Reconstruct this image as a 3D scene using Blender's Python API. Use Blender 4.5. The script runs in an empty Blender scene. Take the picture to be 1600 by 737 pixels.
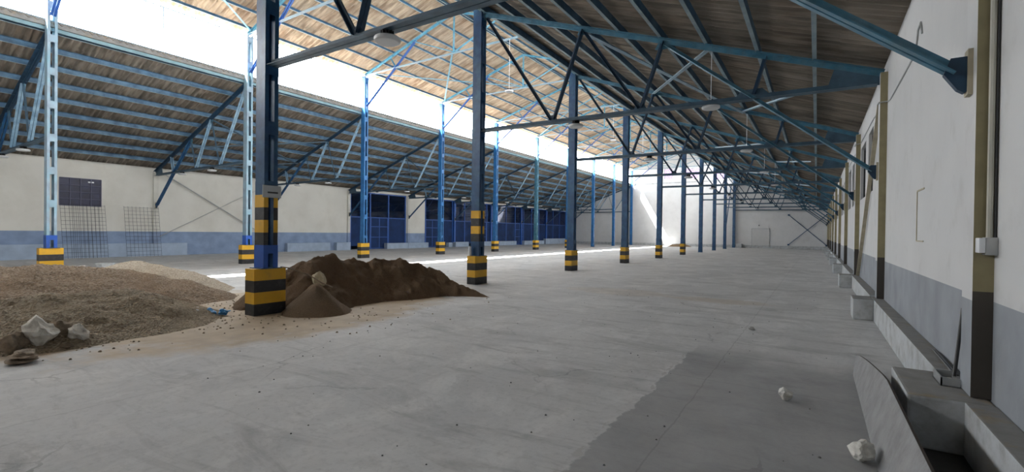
import bpy, bmesh, math, random
from mathutils import Vector, Matrix, noise
from mathutils.geometry import tessellate_polygon

# ---------------------------------------------------------------- camera, sky, sun, exposure
S = bpy.context.scene
C = S.collection
F, YAW, PIT, ROL, EYE = 737.46, 0.57348, -0.0082, 0.01238, 1.6
cam = bpy.data.cameras.new('camera'); camo = bpy.data.objects.new('camera', cam); C.objects.link(camo)
cam.sensor_width = 36; cam.lens = F / 1600 * 36; cam.clip_start = .05; cam.clip_end = 500
cy, sy = math.cos(YAW), math.sin(YAW)
cp, sp = math.cos(PIT), math.sin(PIT)
cr, sr = math.cos(ROL), math.sin(ROL)
Rt = Vector((cy, sy, 0)); Fh = Vector((-sy, cy, 0)); Up = Vector((0, 0, 1))
Fw = Fh * cp + Up * sp; U2 = Up * cp - Fh * sp
cx_ = Rt * cr + U2 * sr; cy_ = U2 * cr - Rt * sr; cz_ = -Fw
camo.matrix_world = Matrix(((cx_.x, cy_.x, cz_.x, 0), (cx_.y, cy_.y, cz_.y, 0), (cx_.z, cy_.z, cz_.z, EYE), (0, 0, 0, 1)))
S.camera = camo
S.view_settings.view_transform = 'Standard'; S.view_settings.look = 'None'
S.view_settings.exposure = 0.0; S.view_settings.gamma = 1; S.view_settings.use_curve_mapping = False

SKY = 17.0
w = bpy.data.worlds.new('sky'); S.world = w; w.use_nodes = True
bg = w.node_tree.nodes['Background']; bg.inputs[0].default_value = (.99, .985, .96, 1); bg.inputs[1].default_value = SKY
sd = bpy.data.lights.new('sun', 'SUN'); sd.energy = 130; sd.angle = .009; sd.color = (1, .95, .87)
so = bpy.data.objects.new('sun', sd); C.objects.link(so)
so.rotation_euler = Vector((1, .45, -1.78)).to_track_quat('-Z', 'Y').to_euler()
so.location = (-30, 20, 30)

def portal(name, loc, rot, sx, sz):
    d = bpy.data.lights.new(name, 'AREA'); d.shape = 'RECTANGLE'; d.size = sx; d.size_y = sz
    d.cycles.is_portal = True
    o = bpy.data.objects.new(name, d); C.objects.link(o); o.location = loc; o.rotation_euler = rot
portal('portal_clerestory_west', (-22.35, 24.5, 9.5), (0, -math.pi / 2, 0), 2.2, 83)
portal('portal_clerestory_east', (-8.45, 24.5, 9.5), (0, math.pi / 2, 0), 2.2, 83)

# ---------------------------------------------------------------- constants of the hall
Y0, DY = 4.994, 6.6412
row = lambda i: Y0 + DY * i
XR, XL, XM = -8.78, -22.02, -15.4
XWR, XWL = 1.1, -31.9
YB, YF = -14.0, 65.35
MIR = 2 * XM
mx = lambda x: MIR - x

# ---------------------------------------------------------------- materials
def mat(name, col, rough=.8, metal=0, vary=.12, scale=3, col2=None, amt=.5, scale2=2, bump=0, bscale=40, detail=6, stretch=None, lo=.45, hi=.7):
    m = bpy.data.materials.new(name); m.use_nodes = True
    nt = m.node_tree; N = nt.nodes; L = nt.links; b = N['Principled BSDF']
    b.inputs['Roughness'].default_value = rough; b.inputs['Metallic'].default_value = metal
    tc = N.new('ShaderNodeTexCoord'); geo = N.new('ShaderNodeNewGeometry')
    mp = N.new('ShaderNodeMapping'); L.new(geo.outputs['Position'], mp.inputs[0])
    if stretch: mp.inputs['Scale'].default_value = stretch
    n = N.new('ShaderNodeTexNoise'); n.inputs['Scale'].default_value = scale; n.inputs['Detail'].default_value = detail
    L.new(mp.outputs[0], n.inputs['Vector'])
    r = N.new('ShaderNodeValToRGB')
    lo_ = [max(0, c * (1 - vary)) for c in col]; hi_ = [min(1, c * (1 + vary)) for c in col]
    r.color_ramp.elements[0].position = .3; r.color_ramp.elements[0].color = (*lo_, 1)
    r.color_ramp.elements[1].position = .7; r.color_ramp.elements[1].color = (*hi_, 1)
    L.new(n.outputs[0], r.inputs[0]); out = r.outputs[0]
    if col2:
        n2 = N.new('ShaderNodeTexNoise'); n2.inputs['Scale'].default_value = scale2; n2.inputs['Detail'].default_value = 8
        n2.inputs['Roughness'].default_value = .65
        L.new(mp.outputs[0], n2.inputs['Vector'])
        r2 = N.new('ShaderNodeValToRGB'); r2.color_ramp.elements[0].position = lo; r2.color_ramp.elements[1].position = hi
        r2.color_ramp.elements[0].color = (0, 0, 0, 1); r2.color_ramp.elements[1].color = (amt,) * 3 + (1,)
        L.new(n2.outputs[0], r2.inputs[0])
        mi = N.new('ShaderNodeMixRGB'); L.new(r2.outputs[0], mi.inputs[0]); L.new(out, mi.inputs[1]); mi.inputs[2].default_value = (*col2, 1)
        out = mi.outputs[0]
    L.new(out, b.inputs['Base Color'])
    if bump:
        nb = N.new('ShaderNodeTexNoise'); nb.inputs['Scale'].default_value = bscale; nb.inputs['Detail'].default_value = 6
        L.new(geo.outputs['Position'], nb.inputs['Vector'])
        bp = N.new('ShaderNodeBump'); bp.inputs['Strength'].default_value = bump; bp.inputs['Distance'].default_value = .02
        L.new(nb.outputs[0], bp.inputs['Height']); L.new(bp.outputs[0], b.inputs['Normal'])
    m['out'] = 0
    return m

def two_band(m, z, lower, axis='Z', soft=.004):
    """below height z the paint is another colour"""
    nt = m.node_tree; N = nt.nodes; L = nt.links; b = N['Principled BSDF']
    src = b.inputs['Base Color'].links[0].from_socket
    g = N.new('ShaderNodeNewGeometry'); s = N.new('ShaderNodeSeparateXYZ'); L.new(g.outputs['Position'], s.inputs[0])
    lt = N.new('ShaderNodeMath'); lt.operation = 'LESS_THAN'; L.new(s.outputs[2], lt.inputs[0]); lt.inputs[1].default_value = z
    n = N.new('ShaderNodeTexNoise'); n.inputs['Scale'].default_value = 2; n.inputs['Detail'].default_value = 6; L.new(g.outputs['Position'], n.inputs['Vector'])
    r = N.new('ShaderNodeValToRGB'); r.color_ramp.elements[0].position = .3; r.color_ramp.elements[1].position = .7
    r.color_ramp.elements[0].color = (*[c * .85 for c in lower], 1); r.color_ramp.elements[1].color = (*[min(1, c * 1.15) for c in lower], 1)
    L.new(n.outputs[0], r.inputs[0])
    mi = N.new('ShaderNodeMixRGB'); L.new(lt.outputs[0], mi.inputs[0]); L.new(src, mi.inputs[1]); L.new(r.outputs[0], mi.inputs[2])
    L.new(mi.outputs[0], b.inputs['Base Color'])
    return m

M = {}
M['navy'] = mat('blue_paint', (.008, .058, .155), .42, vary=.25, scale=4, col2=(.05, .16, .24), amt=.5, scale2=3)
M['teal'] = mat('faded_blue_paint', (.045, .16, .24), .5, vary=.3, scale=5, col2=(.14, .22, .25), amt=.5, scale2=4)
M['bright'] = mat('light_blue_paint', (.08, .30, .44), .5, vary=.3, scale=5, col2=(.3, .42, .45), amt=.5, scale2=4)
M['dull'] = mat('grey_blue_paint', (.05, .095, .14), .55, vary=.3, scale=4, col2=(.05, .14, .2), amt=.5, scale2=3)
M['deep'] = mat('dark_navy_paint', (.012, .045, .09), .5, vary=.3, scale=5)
M['purlin'] = mat('purlin_paint', (.035, .10, .175), .5, vary=.3, scale=3, col2=(.15, .24, .30), amt=.5, scale2=1.5)
M['pale'] = mat('pale_weathered_paint', (.27, .36, .44), .55, vary=.2, scale=4, col2=(.12, .35, .42), amt=.6, scale2=2)
M['colblue'] = mat('column_blue_paint', (.018, .12, .32), .42, vary=.25, scale=4, col2=(.05, .2, .36), amt=.4, scale2=3)
M['web_l'] = mat('dusty_pale_blue', (.15, .26, .36), .55, vary=.3, scale=4, col2=(.3, .38, .42), amt=.5)
M['blue'] = mat('fresh_blue_paint', (.015, .09, .42), .4, vary=.15)
M['yellow'] = mat('yellow_paint', (.72, .40, .02), .5, vary=.1, col2=(.3, .2, .05), amt=.4, scale2=6, lo=.5, hi=.75)
M['black'] = mat('black_paint', (.022, .022, .024), .5, vary=.3, col2=(.15, .14, .13), amt=.35, scale2=8, lo=.5, hi=.8)
M['rust'] = mat('primer', (.35, .1, .06), .7)
M['steel'] = mat('dark_steel', (.06, .06, .06), .45, .6)
M['galv'] = mat('galvanised', (.45, .46, .46), .4, .5)
M['lampgrey'] = mat('lamp_lens', (.62, .63, .64), .35, vary=.05)
M['white'] = mat('white_plaster', (.68, .68, .675), .85, vary=.04, scale=1.2, col2=(.5, .49, .46), amt=.35, scale2=1.6, bump=.15, bscale=6, lo=.5, hi=.8)
M['wall_r'] = two_band(mat('right_wall_paint', (.64, .64, .635), .85, vary=.04, scale=1, col2=(.42, .41, .38), amt=.5, scale2=2.2, bump=.2, bscale=7, lo=.55, hi=.85), 1.13, (.30, .32, .345))
M['wall_l'] = two_band(mat('left_wall_paint', (.66, .64, .58), .85, vary=.05, scale=.6, col2=(.5, .47, .4), amt=.4, scale2=.7, bump=.15, bscale=7), 1.38, (.22, .29, .42))
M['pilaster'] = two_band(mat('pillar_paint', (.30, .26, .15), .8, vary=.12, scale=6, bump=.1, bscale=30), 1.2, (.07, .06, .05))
M['pilaster_l'] = two_band(mat('left_pillar_paint', (.58, .56, .5), .8, vary=.08, scale=3), 1.38, (.2, .26, .38))
M['pilaster_pale'] = mat('cream_conduit', (.50, .49, .42), .6)
M['plinth'] = mat('whitewashed_concrete', (.50, .52, .53), .9, vary=.1, scale=3, col2=(.25, .24, .22), amt=.7, scale2=4, bump=.4, bscale=15)
M['plinthtop'] = mat('bare_concrete', (.24, .235, .225), .95, vary=.15, scale=5, col2=(.3, .22, .12), amt=.6, scale2=4, bump=.5, bscale=20, lo=.55, hi=.7)
M['plinth_l'] = mat('blue_grey_plinth', (.33, .40, .50), .9, vary=.12, scale=2)
M['board'] = mat('cement_board', (.30, .30, .30), .85, vary=.12, scale=5, col2=(.17, .165, .16), amt=.5, scale2=6, bump=.4, bscale=30)
M['boardedge'] = mat('board_edge', (.07, .055, .045), .9)
M['darkglass'] = mat('dark_pane', (.015, .012, .014), .25)
M['concrete'] = mat('old_concrete', (.33, .32, .30), .9, vary=.2, scale=8, bump=.5)
M['stone'] = mat('white_stone', (.78, .76, .71), .9, vary=.15, scale=10, col2=(.35, .3, .24), amt=.6, scale2=12, bump=.6, bscale=30)
M['brownstone'] = mat('earthy_stone', (.28, .22, .16), .95, vary=.3, scale=12, bump=.6)
M['cream'] = mat('cream_stone', (.55, .47, .32), .9, vary=.15, scale=9, bump=.4)
M['bluebag'] = mat('blue_plastic', (.06, .28, .60), .35)
M['whitebag'] = mat('white_plastic', (.75, .77, .8), .4)
M['wood'] = mat('beige_board', (.45, .40, .29), .8, vary=.15, scale=6)
M['pink'] = mat('orange_board', (.5, .22, .08), .8)
M['mesh'] = mat('rebar', (.035, .035, .04), .7)
M['hall'] = mat('neighbour_wall', (.30, .34, .42), .9)
M['lip'] = mat('pale_flange', (.26, .33, .36), .55, vary=.2, scale=3, col2=(.08, .2, .28), amt=.6, scale2=2)
M['beam'] = mat('pale_eave_beam', (.24, .38, .42), .5, vary=.15, scale=3)
M['panelblue'] = mat('dark_blue_panel', (.003, .022, .09), .85, vary=.35, scale=1.3)
M['frameblue'] = mat('blue_frame', (.02, .09, .34), .4)

# corrugated sheet: brown weathered cement
def sheet_mat(name, base, dark, warm, amt):
    m = bpy.data.materials.new(name); m.use_nodes = True
    N = m.node_tree.nodes; L = m.node_tree.links; b = N['Principled BSDF']; b.inputs['Roughness'].default_value = .9
    g = N.new('ShaderNodeNewGeometry')
    def nz(sc, st, det=6):
        mp = N.new('ShaderNodeMapping'); mp.inputs['Scale'].default_value = st; L.new(g.outputs['Position'], mp.inputs[0])
        n = N.new('ShaderNodeTexNoise'); n.inputs['Scale'].default_value = sc; n.inputs['Detail'].default_value = det; n.inputs['Roughness'].default_value = .6
        L.new(mp.outputs[0], n.inputs['Vector']); return n.outputs[0]
    def ramp(s, a, bb, c0, c1):
        r = N.new('ShaderNodeValToRGB'); r.color_ramp.elements[0].position = a; r.color_ramp.elements[1].position = bb
        r.color_ramp.elements[0].color = (*c0, 1); r.color_ramp.elements[1].color = (*c1, 1); L.new(s, r.inputs[0]); return r.outputs[0]
    def mix(f, a, c):
        mi = N.new('ShaderNodeMixRGB'); L.new(f, mi.inputs[0]); L.new(a, mi.inputs[1]); mi.inputs[2].default_value = (*c, 1); return mi.outputs[0]
    c = ramp(nz(1.2, (1, 1, 1)), .3, .7, [x * .8 for x in base], [min(1, x * 1.2) for x in base])
    c = mix(ramp(nz(1.0, (.5, 3, .5)), .5, .72, (0, 0, 0), (amt,) * 3), c, dark)
    c = mix(ramp(nz(.45, (1, 1.5, 1)), .52, .66, (0, 0, 0), (amt * .8,) * 3), c, warm)
    c = mix(ramp(nz(1, (.5, 4.8, .5), 2), .46, .58, (0, 0, 0), (.5,) * 3), c, [x * .8 for x in dark])
    c = mix(ramp(nz(1.1, (.6, 4.4, .6), 2), .52, .62, (0, 0, 0), (.5,) * 3), c, [min(1, x * 1.45) for x in base])
    L.new(c, b.inputs['Base Color'])
    return m
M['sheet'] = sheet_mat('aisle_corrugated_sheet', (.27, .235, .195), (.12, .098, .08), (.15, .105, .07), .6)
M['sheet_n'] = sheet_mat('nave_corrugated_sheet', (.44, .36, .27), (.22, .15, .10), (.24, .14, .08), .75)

def glass(name, tint, gl=.06, rough=.05):
    m = bpy.data.materials.new(name); m.use_nodes = True
    N = m.node_tree.nodes; L = m.node_tree.links; N.remove(N['Principled BSDF'])
    t = N.new('ShaderNodeBsdfTransparent'); t.inputs[0].default_value = (*tint, 1)
    g = N.new('ShaderNodeBsdfGlossy'); g.inputs['Roughness'].default_value = rough
    x = N.new('ShaderNodeMixShader'); x.inputs[0].default_value = gl
    L.new(t.outputs[0], x.inputs[1]); L.new(g.outputs[0], x.inputs[2]); L.new(x.outputs[0], N['Material Output'].inputs[0])
    return m
M['glass'] = glass('clear_pane', (.95, .97, 1))
M['glassblock'] = glass('violet_glass_block', (.275, .24, .31), .04, .3)
M['glassblue'] = glass('blue_tinted_pane', (.5, .62, .9), .08)

# concrete floor
def floor_mat():
    m = bpy.data.materials.new('worn_concrete_floor'); m.use_nodes = True
    N = m.node_tree.nodes; L = m.node_tree.links; b = N['Principled BSDF']
    g = N.new('ShaderNodeNewGeometry'); s = N.new('ShaderNodeSeparateXYZ'); L.new(g.outputs['Position'], s.inputs[0])
    def nz(sc, det=8, st=(1, 1, 1), ro=.6, dist=0):
        mp = N.new('ShaderNodeMapping'); mp.inputs['Scale'].default_value = st; L.new(g.outputs['Position'], mp.inputs[0])
        n = N.new('ShaderNodeTexNoise'); n.inputs['Scale'].default_value = sc; n.inputs['Detail'].default_value = det
        n.inputs['Roughness'].default_value = ro; n.inputs['Distortion'].default_value = dist
        L.new(mp.outputs[0], n.inputs['Vector']); return n.outputs[0]
    def ramp(sk, a, bb, c0, c1):
        r = N.new('ShaderNodeValToRGB'); r.color_ramp.elements[0].position = a; r.color_ramp.elements[1].position = bb
        r.color_ramp.elements[0].color = (*c0, 1); r.color_ramp.elements[1].color = (*c1, 1); L.new(sk, r.inputs[0]); return r.outputs[0]
    def mt(op, a, bv):
        n = N.new('ShaderNodeMath'); n.operation = op
        for k, v in enumerate((a, bv)):
            if v is None: continue
            if isinstance(v, (int, float)): n.inputs[k].default_value = v
            else: L.new(v, n.inputs[k])
        return n.outputs[0]
    def mix(f, a, c):
        mi = N.new('ShaderNodeMixRGB'); L.new(f, mi.inputs[0]); L.new(a, mi.inputs[1])
        if isinstance(c, tuple): mi.inputs[2].default_value = (*c, 1)
        else: L.new(c, mi.inputs[2])
        return mi.outputs[0]
    big = nz(.35, 6); mid = nz(1.3, 9, (1, .5, 1), .7, .6); fine = nz(14, 8, ro=.7)
    c = ramp(big, .3, .7, (.42, .42, .415), (.57, .568, .56))
    c = mix(ramp(mid, .47, .62, (0,) * 3, (.6,) * 3), c, (.68, .675, .66))
    c = mix(ramp(nz(.9, 9, (.6, 2.2, 1), .7, 1.2), .5, .66, (0,) * 3, (.65,) * 3), c, (.29, .29, .285))
    c = mix(ramp(fine, .5, .8, (0,) * 3, (.5,) * 3), c, (.22, .22, .22))
    c = mix(ramp(nz(4.5, 8, (.5, 1.5, 1), .75, 1), .55, .68, (0,) * 3, (.45,) * 3), c, (.56, .56, .55))
    # darker pour along the right wall, ragged edge
    wob = mt('MULTIPLY', mt('SUBTRACT', nz(1.7, 9, ro=.7), .5), .32)
    ex = mt('ADD', mt('SUBTRACT', s.outputs[0], -1.42), wob)
    near = mt('SUBTRACT', mt('ADD', 7.4, mt('MULTIPLY', wob, 3)), s.outputs[1])
    mx_ = ramp(ex, 0, .015, (0,) * 3, (1,) * 3); my_ = ramp(mt('MULTIPLY', near, .6), 0, .6, (0,) * 3, (1,) * 3)
    pm = mt('MULTIPLY', mx_, my_)
    dark = ramp(nz(1.1, 9, (1, 1, 1), .7, .5), .35, .75, (.20, .20, .20), (.33, .328, .325))
    c = mix(mt('MULTIPLY', pm, .72), c, dark)
    # pale crumbled rim of the edge
    rim = mt('MULTIPLY', mt('LESS_THAN', mt('ABSOLUTE', mt('ADD', ex, .03), None), mt('MULTIPLY', ramp(nz(2.3), .52, .7, (0,) * 3, (1,) * 3), .05)), my_)
    c = mix(mt('MULTIPLY', rim, .7), c, (.40, .39, .37))
    # slab joints
    for ax, per, off in ((0, 4.4, 1.0), (1, 6.6412, 1.1)):
        md = mt('PINGPONG', mt('ADD', mt('ADD', s.outputs[ax], off), mt('MULTIPLY', mt('SUBTRACT', nz(3), .5), .08)), per / 2)
        c = mix(mt('MULTIPLY', mt('LESS_THAN', md, .007), .25), c, (.10, .10, .10))
    # fine cracks
    v = N.new('ShaderNodeTexVoronoi'); v.feature = 'DISTANCE_TO_EDGE'; v.inputs['Scale'].default_value = .45
    wv = N.new('ShaderNodeVectorMath'); wv.operation = 'ADD'; L.new(g.outputs['Position'], wv.inputs[0])
    n3 = N.new('ShaderNodeTexNoise'); n3.inputs['Scale'].default_value = 1.2; n3.inputs['Detail'].default_value = 8; L.new(g.outputs['Position'], n3.inputs['Vector'])
    L.new(n3.outputs['Color'], wv.inputs[1]); L.new(wv.outputs[0], v.inputs['Vector'])
    crk = mt('MULTIPLY', mt('LESS_THAN', v.outputs['Distance'], .006), ramp(nz(.5), .5, .62, (0,) * 3, (1,) * 3))
    c = mix(mt('MULTIPLY', crk, .45), c, (.1, .1, .1))
    # sand dust: gaussian patches
    def patch(px, py, rx, ry, ang=0):
        dx = mt('SUBTRACT', s.outputs[0], px); dy = mt('SUBTRACT', s.outputs[1], py)
        ca, sa = math.cos(ang), math.sin(ang)
        u = mt('DIVIDE', mt('ADD', mt('MULTIPLY', dx, ca), mt('MULTIPLY', dy, sa)), rx)
        vv = mt('DIVIDE', mt('SUBTRACT', mt('MULTIPLY', dy, ca), mt('MULTIPLY', dx, sa)), ry)
        d = mt('ADD', mt('MULTIPLY', u, u), mt('MULTIPLY', vv, vv))
        d = mt('ADD', d, mt('MULTIPLY', mt('SUBTRACT', nz(1.6, 8), .5), 1.6))
        return ramp(d, .55, 1.15, (1,) * 3, (0,) * 3)
    sandc = ramp(nz(3, 8), .3, .7, (.36, .285, .20), (.48, .39, .275))
    for a in ((-8.1, 5.6, 1.75, 4.0, .12, 1), (-8.9, 3.6, 2.0, 1.7, .6, 1), (-4.6, 12.5, 1.6, .8, 0, .3), (-2.0, 12.3, 1.3, .5, 0, .4), (-8.9, 1.3, 1.2, 1.6, 0, .9), (-11.2, 5.2, 2.6, 1.5, 0, .9)):
        c = mix(mt('MULTIPLY', patch(*a[:5]), a[5]), c, sandc)
    board_shade = mt('MULTIPLY', mt('MULTIPLY', mt('GREATER_THAN', s.outputs[0], .60), mt('LESS_THAN', s.outputs[0], .95)), mt('LESS_THAN', s.outputs[1], 4.72))  # shade between leaning board and ledge, painted into the floor colour
    c = mix(board_shade, c, (.05, .046, .042))
    L.new(c, b.inputs['Base Color'])
    rr = ramp(mid, .3, .7, (.62,) * 3, (.85,) * 3); L.new(rr, b.inputs['Roughness'])
    bp = N.new('ShaderNodeBump'); bp.inputs['Strength'].default_value = .35; bp.inputs['Distance'].default_value = .02
    L.new(nz(5, 10, ro=.7), bp.inputs['Height']); L.new(bp.outputs[0], b.inputs['Normal'])
    return m
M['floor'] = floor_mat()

def heap_mat(name, cols, scale, dust, rough=1):
    m = bpy.data.materials.new(name); m.use_nodes = True
    N = m.node_tree.nodes; L = m.node_tree.links; b = N['Principled BSDF']; b.inputs['Roughness'].default_value = rough
    g = N.new('ShaderNodeNewGeometry')
    v = N.new('ShaderNodeTexVoronoi'); v.inputs['Scale'].default_value = scale; L.new(g.outputs['Position'], v.inputs['Vector'])
    r = N.new('ShaderNodeValToRGB'); sp_ = N.new('ShaderNodeSeparateColor'); L.new(v.outputs['Color'], sp_.inputs[0]); L.new(sp_.outputs[0], r.inputs[0])
    e = r.color_ramp.elements; e[0].color = (*cols[0], 1); e[1].color = (*cols[-1], 1)
    for k, c_ in enumerate(cols[1:-1]):
        q = e.new((k + 1) / (len(cols) - 1)); q.color = (*c_, 1)
    n = N.new('ShaderNodeTexNoise'); n.inputs['Scale'].default_value = .9; n.inputs['Detail'].default_value = 7; L.new(g.outputs['Position'], n.inputs['Vector'])
    r2 = N.new('ShaderNodeValToRGB'); r2.color_ramp.elements[0].position = .4; r2.color_ramp.elements[1].position = .65; L.new(n.outputs[0], r2.inputs[0])
    r2.color_ramp.elements[1].color = (.6, .6, .6, 1)
    mi = N.new('ShaderNodeMixRGB'); L.new(r2.outputs[0], mi.inputs[0]); L.new(r.outputs[0], mi.inputs[1]); mi.inputs[2].default_value = (*dust, 1)
    L.new(mi.outputs[0], b.inputs['Base Color'])
    bp = N.new('ShaderNodeBump'); bp.inputs['Strength'].default_value = .9; bp.inputs['Distance'].default_value = .03
    L.new(v.outputs['Distance'], bp.inputs['Height']); L.new(bp.outputs[0], b.inputs['Normal'])
    return m
M['gravel'] = heap_mat('brown_gravel', [(.13, .09, .06), (.22, .16, .11), (.30, .23, .16), (.36, .29, .22), (.20, .14, .09)], 38, (.26, .18, .115))
M['gravel_front'] = heap_mat('dusty_gravel', [(.17, .13, .09), (.27, .22, .155), (.36, .30, .22), (.45, .39, .30), (.25, .19, .13)], 40, (.33, .265, .18))
M['gravel_light'] = heap_mat('pale_gravel', [(.30, .25, .19), (.42, .36, .28), (.52, .46, .37), (.36, .3, .23)], 36, (.40, .32, .23))
M['sand'] = heap_mat('damp_sand', [(.155, .098, .055), (.175, .112, .063), (.195, .126, .072)], 60, (.145, .09, .05))
M['sand_dry'] = heap_mat('drier_sand', [(.23, .16, .095), (.26, .18, .11), (.29, .205, .125)], 60, (.20, .135, .08))

# ---------------------------------------------------------------- mesh builder
class MB:
    def __init__(s): s.v = []; s.f = []; s.mi = []
    def add(s, vs, fs, mi=0):
        o = len(s.v); s.v += [tuple(p) for p in vs]; s.f += [tuple(i + o for i in f) for f in fs]; s.mi += [mi] * len(fs); return s
    def box(s, x0, x1, y0, y1, z0, z1, mi=0):
        return s.add([(x, y, z) for z in (z0, z1) for y in (y0, y1) for x in (x0, x1)],
                     [(0, 2, 3, 1), (4, 5, 7, 6), (0, 1, 5, 4), (2, 6, 7, 3), (0, 4, 6, 2), (1, 3, 7, 5)], mi)
    def prof(s, p, q, poly, up=(0, 0, 1), mi=0):
        """extrude a polygon (side, up) from p to q"""
        p, q = Vector(p), Vector(q); d = (q - p).normalized(); u = Vector(up)
        if abs(d.dot(u)) > .98: u = Vector((0, 1, 0))
        sd_ = d.cross(u).normalized(); u = sd_.cross(d).normalized(); n = len(poly)
        vs = [p + sd_ * a + u * b for a, b in poly] + [q + sd_ * a + u * b for a, b in poly]
        fs = [(i, (i + 1) % n, n + (i + 1) % n, n + i) for i in range(n)] + [tuple(range(n))[::-1], tuple(range(n, 2 * n))]
        return s.add(vs, fs, mi)
    def bar(s, p, q, a, b, up=(0, 0, 1), mi=0):
        return s.prof(p, q, [(-a / 2, -b / 2), (a / 2, -b / 2), (a / 2, b / 2), (-a / 2, b / 2)], up, mi)
    def angles(s, p, q, leg, t, gap=.012, up=(0, 0, 1), flip=False, mi=0):
        """two steel angles back to back: legs out at the bottom (or top when flip)"""
        k = -1 if flip else 1; h = leg / 2
        for sg in (-1, 1):
            g = sg * gap / 2
            pl = [(g, -h * k), (g + sg * leg, -h * k), (g + sg * leg, (-h + t) * k), (g + sg * t, (-h + t) * k), (g + sg * t, h * k), (g, h * k)]
            s.prof(p, q, pl, up, mi)
        return s
    def channel(s, p, q, wdt, dep, t, side=1, up=(0, 0, 1), mi=0):
        """C section: web along 'up', flanges towards side"""
        h = wdt / 2
        pl = [(0, -h), (side * dep, -h), (side * dep, -h + t), (side * t, -h + t), (side * t, h - t), (side * dep, h - t), (side * dep, h), (0, h)]
        return s.prof(p, q, pl, up, mi)
    def tube(s, pts, r, n=8, mi=0):
        pts = [Vector(p) for p in pts]; rings = []
        pu = None
        for i, p in enumerate(pts):
            d = (pts[min(i + 1, len(pts) - 1)] - pts[max(i - 1, 0)]).normalized()
            u = Vector((0, 0, 1)) if abs(d.z) < .95 else Vector((0, 1, 0))
            a = d.cross(u).normalized(); b = a.cross(d).normalized()
            rings.append([p + (a * math.cos(t) + b * math.sin(t)) * r for t in [2 * math.pi * k / n for k in range(n)]])
        vs = [v for rg in rings for v in rg]; fs = []
        for i in range(len(pts) - 1):
            for k in range(n): fs.append((i * n + k, i * n + (k + 1) % n, (i + 1) * n + (k + 1) % n, (i + 1) * n + k))
        fs.append(tuple(range(n))[::-1]); fs.append(tuple((len(pts) - 1) * n + k for k in range(n)))
        return s.add(vs, fs, mi)
    def lathe(s, c, prof, n=24, mi=0):
        vs = []; fs = []; c = Vector(c)
        for r, z in prof:
            for k in range(n): a = 2 * math.pi * k / n; vs.append(c + Vector((r * math.cos(a), r * math.sin(a), z)))
        for i in range(len(prof) - 1):
            for k in range(n): fs.append((i * n + k, i * n + (k + 1) % n, (i + 1) * n + (k + 1) % n, (i + 1) * n + k))
        fs.append(tuple(range(n))[::-1]); fs.append(tuple((len(prof) - 1) * n + k for k in range(n)))
        return s.add(vs, fs, mi)
    def plate(s, outer, holes, to3, t):
        """flat plate with holes; to3(u, v, d) -> point"""
        loops = [outer] + holes
        tri = tessellate_polygon([[Vector((a, b, 0)) for a, b in lp] for lp in loops])
        flat = [p for lp in loops for p in lp]; n = len(flat)
        vs = [to3(a, b, 0) for a, b in flat] + [to3(a, b, t) for a, b in flat]
        fs = [tuple(x) for x in tri] + [tuple(i + n for i in x)[::-1] for x in tri]
        o = 0
        for lp in loops:
            k = len(lp)
            for i in range(k): fs.append((o + i, o + (i + 1) % k, n + o + (i + 1) % k, n + o + i))
            o += k
        return s.add(vs, fs)

LOC = {}
def link(o): C.objects.link(o); return o
def tag(o, label=None, cat=None, group=None, kind=None):
    if label: o['label'] = label
    if cat: o['category'] = cat
    if group: o['group'] = group
    if kind: o['kind'] = kind
    return o
def obj(name, mb, m, parent=None, bevel=0, smooth=False, loc=None):
    base = Vector(LOC[parent.name]) if parent else Vector(loc or (0, 0, 0))
    me = bpy.data.meshes.new(name)
    me.from_pydata([Vector(v) - base for v in mb.v], [], mb.f)
    mats = m if isinstance(m, list) else [m]
    for x in mats: me.materials.append(x)
    me.polygons.foreach_set('material_index', mb.mi)
    bm = bmesh.new(); bm.from_mesh(me); bmesh.ops.recalc_face_normals(bm, faces=bm.faces)
    if bevel: bmesh.ops.bevel(bm, geom=[e for e in bm.edges if e.is_manifold and e.calc_face_angle(0) > .6], offset=bevel, segments=2, affect='EDGES', profile=.6)
    bm.to_mesh(me); bm.free()
    if smooth: me.polygons.foreach_set('use_smooth', [True] * len(me.polygons))
    o = link(bpy.data.objects.new(name, me))
    if parent: o.parent = parent; LOC[o.name] = tuple(base)
    else: o.location = base; LOC[o.name] = tuple(base)
    return o
def thing(name, label, cat, loc, group=None):
    o = link(bpy.data.objects.new(name, None)); o.location = loc; o.empty_display_size = .3
    LOC[o.name] = tuple(loc); return tag(o, label, cat, group)
def dup(r0, loc, label, group=None):
    r = link(r0.copy()); r.location = loc; r['label'] = label
    if group: r['group'] = group
    def kids(src, dst):
        for ch in list(src.children):
            c = link(ch.copy()); c.parent = dst; kids(ch, c)
    kids(r0, r)
    LOC[r.name] = tuple(loc)
    return r
def struct(name, mb, m, **k):
    o = obj(name, mb, m, **k); o['kind'] = 'structure'; return o
ORD = ['nearest', 'second', 'third', 'fourth', 'fifth', 'sixth', 'seventh', 'eighth', 'ninth', 'tenth', 'eleventh', 'twelfth']

# ---------------------------------------------------------------- floor and walls
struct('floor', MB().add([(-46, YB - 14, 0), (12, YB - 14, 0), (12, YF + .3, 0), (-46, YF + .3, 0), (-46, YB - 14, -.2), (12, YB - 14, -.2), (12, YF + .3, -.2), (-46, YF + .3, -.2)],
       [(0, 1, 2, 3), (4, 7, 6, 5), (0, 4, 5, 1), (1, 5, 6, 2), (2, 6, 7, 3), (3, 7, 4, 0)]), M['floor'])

SL = (8.2 - 4.78) / 9.6                                   # slope of the aisle roofs
zch = lambda x: 8.2 - SL * (x + 8.6)                      # centre line of the right aisle's top chord
TOPW = zch(XWR) + .28                                     # eave height
def rect(a, b, c, d): return [(a, c), (b, c), (b, d), (a, d)]

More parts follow.
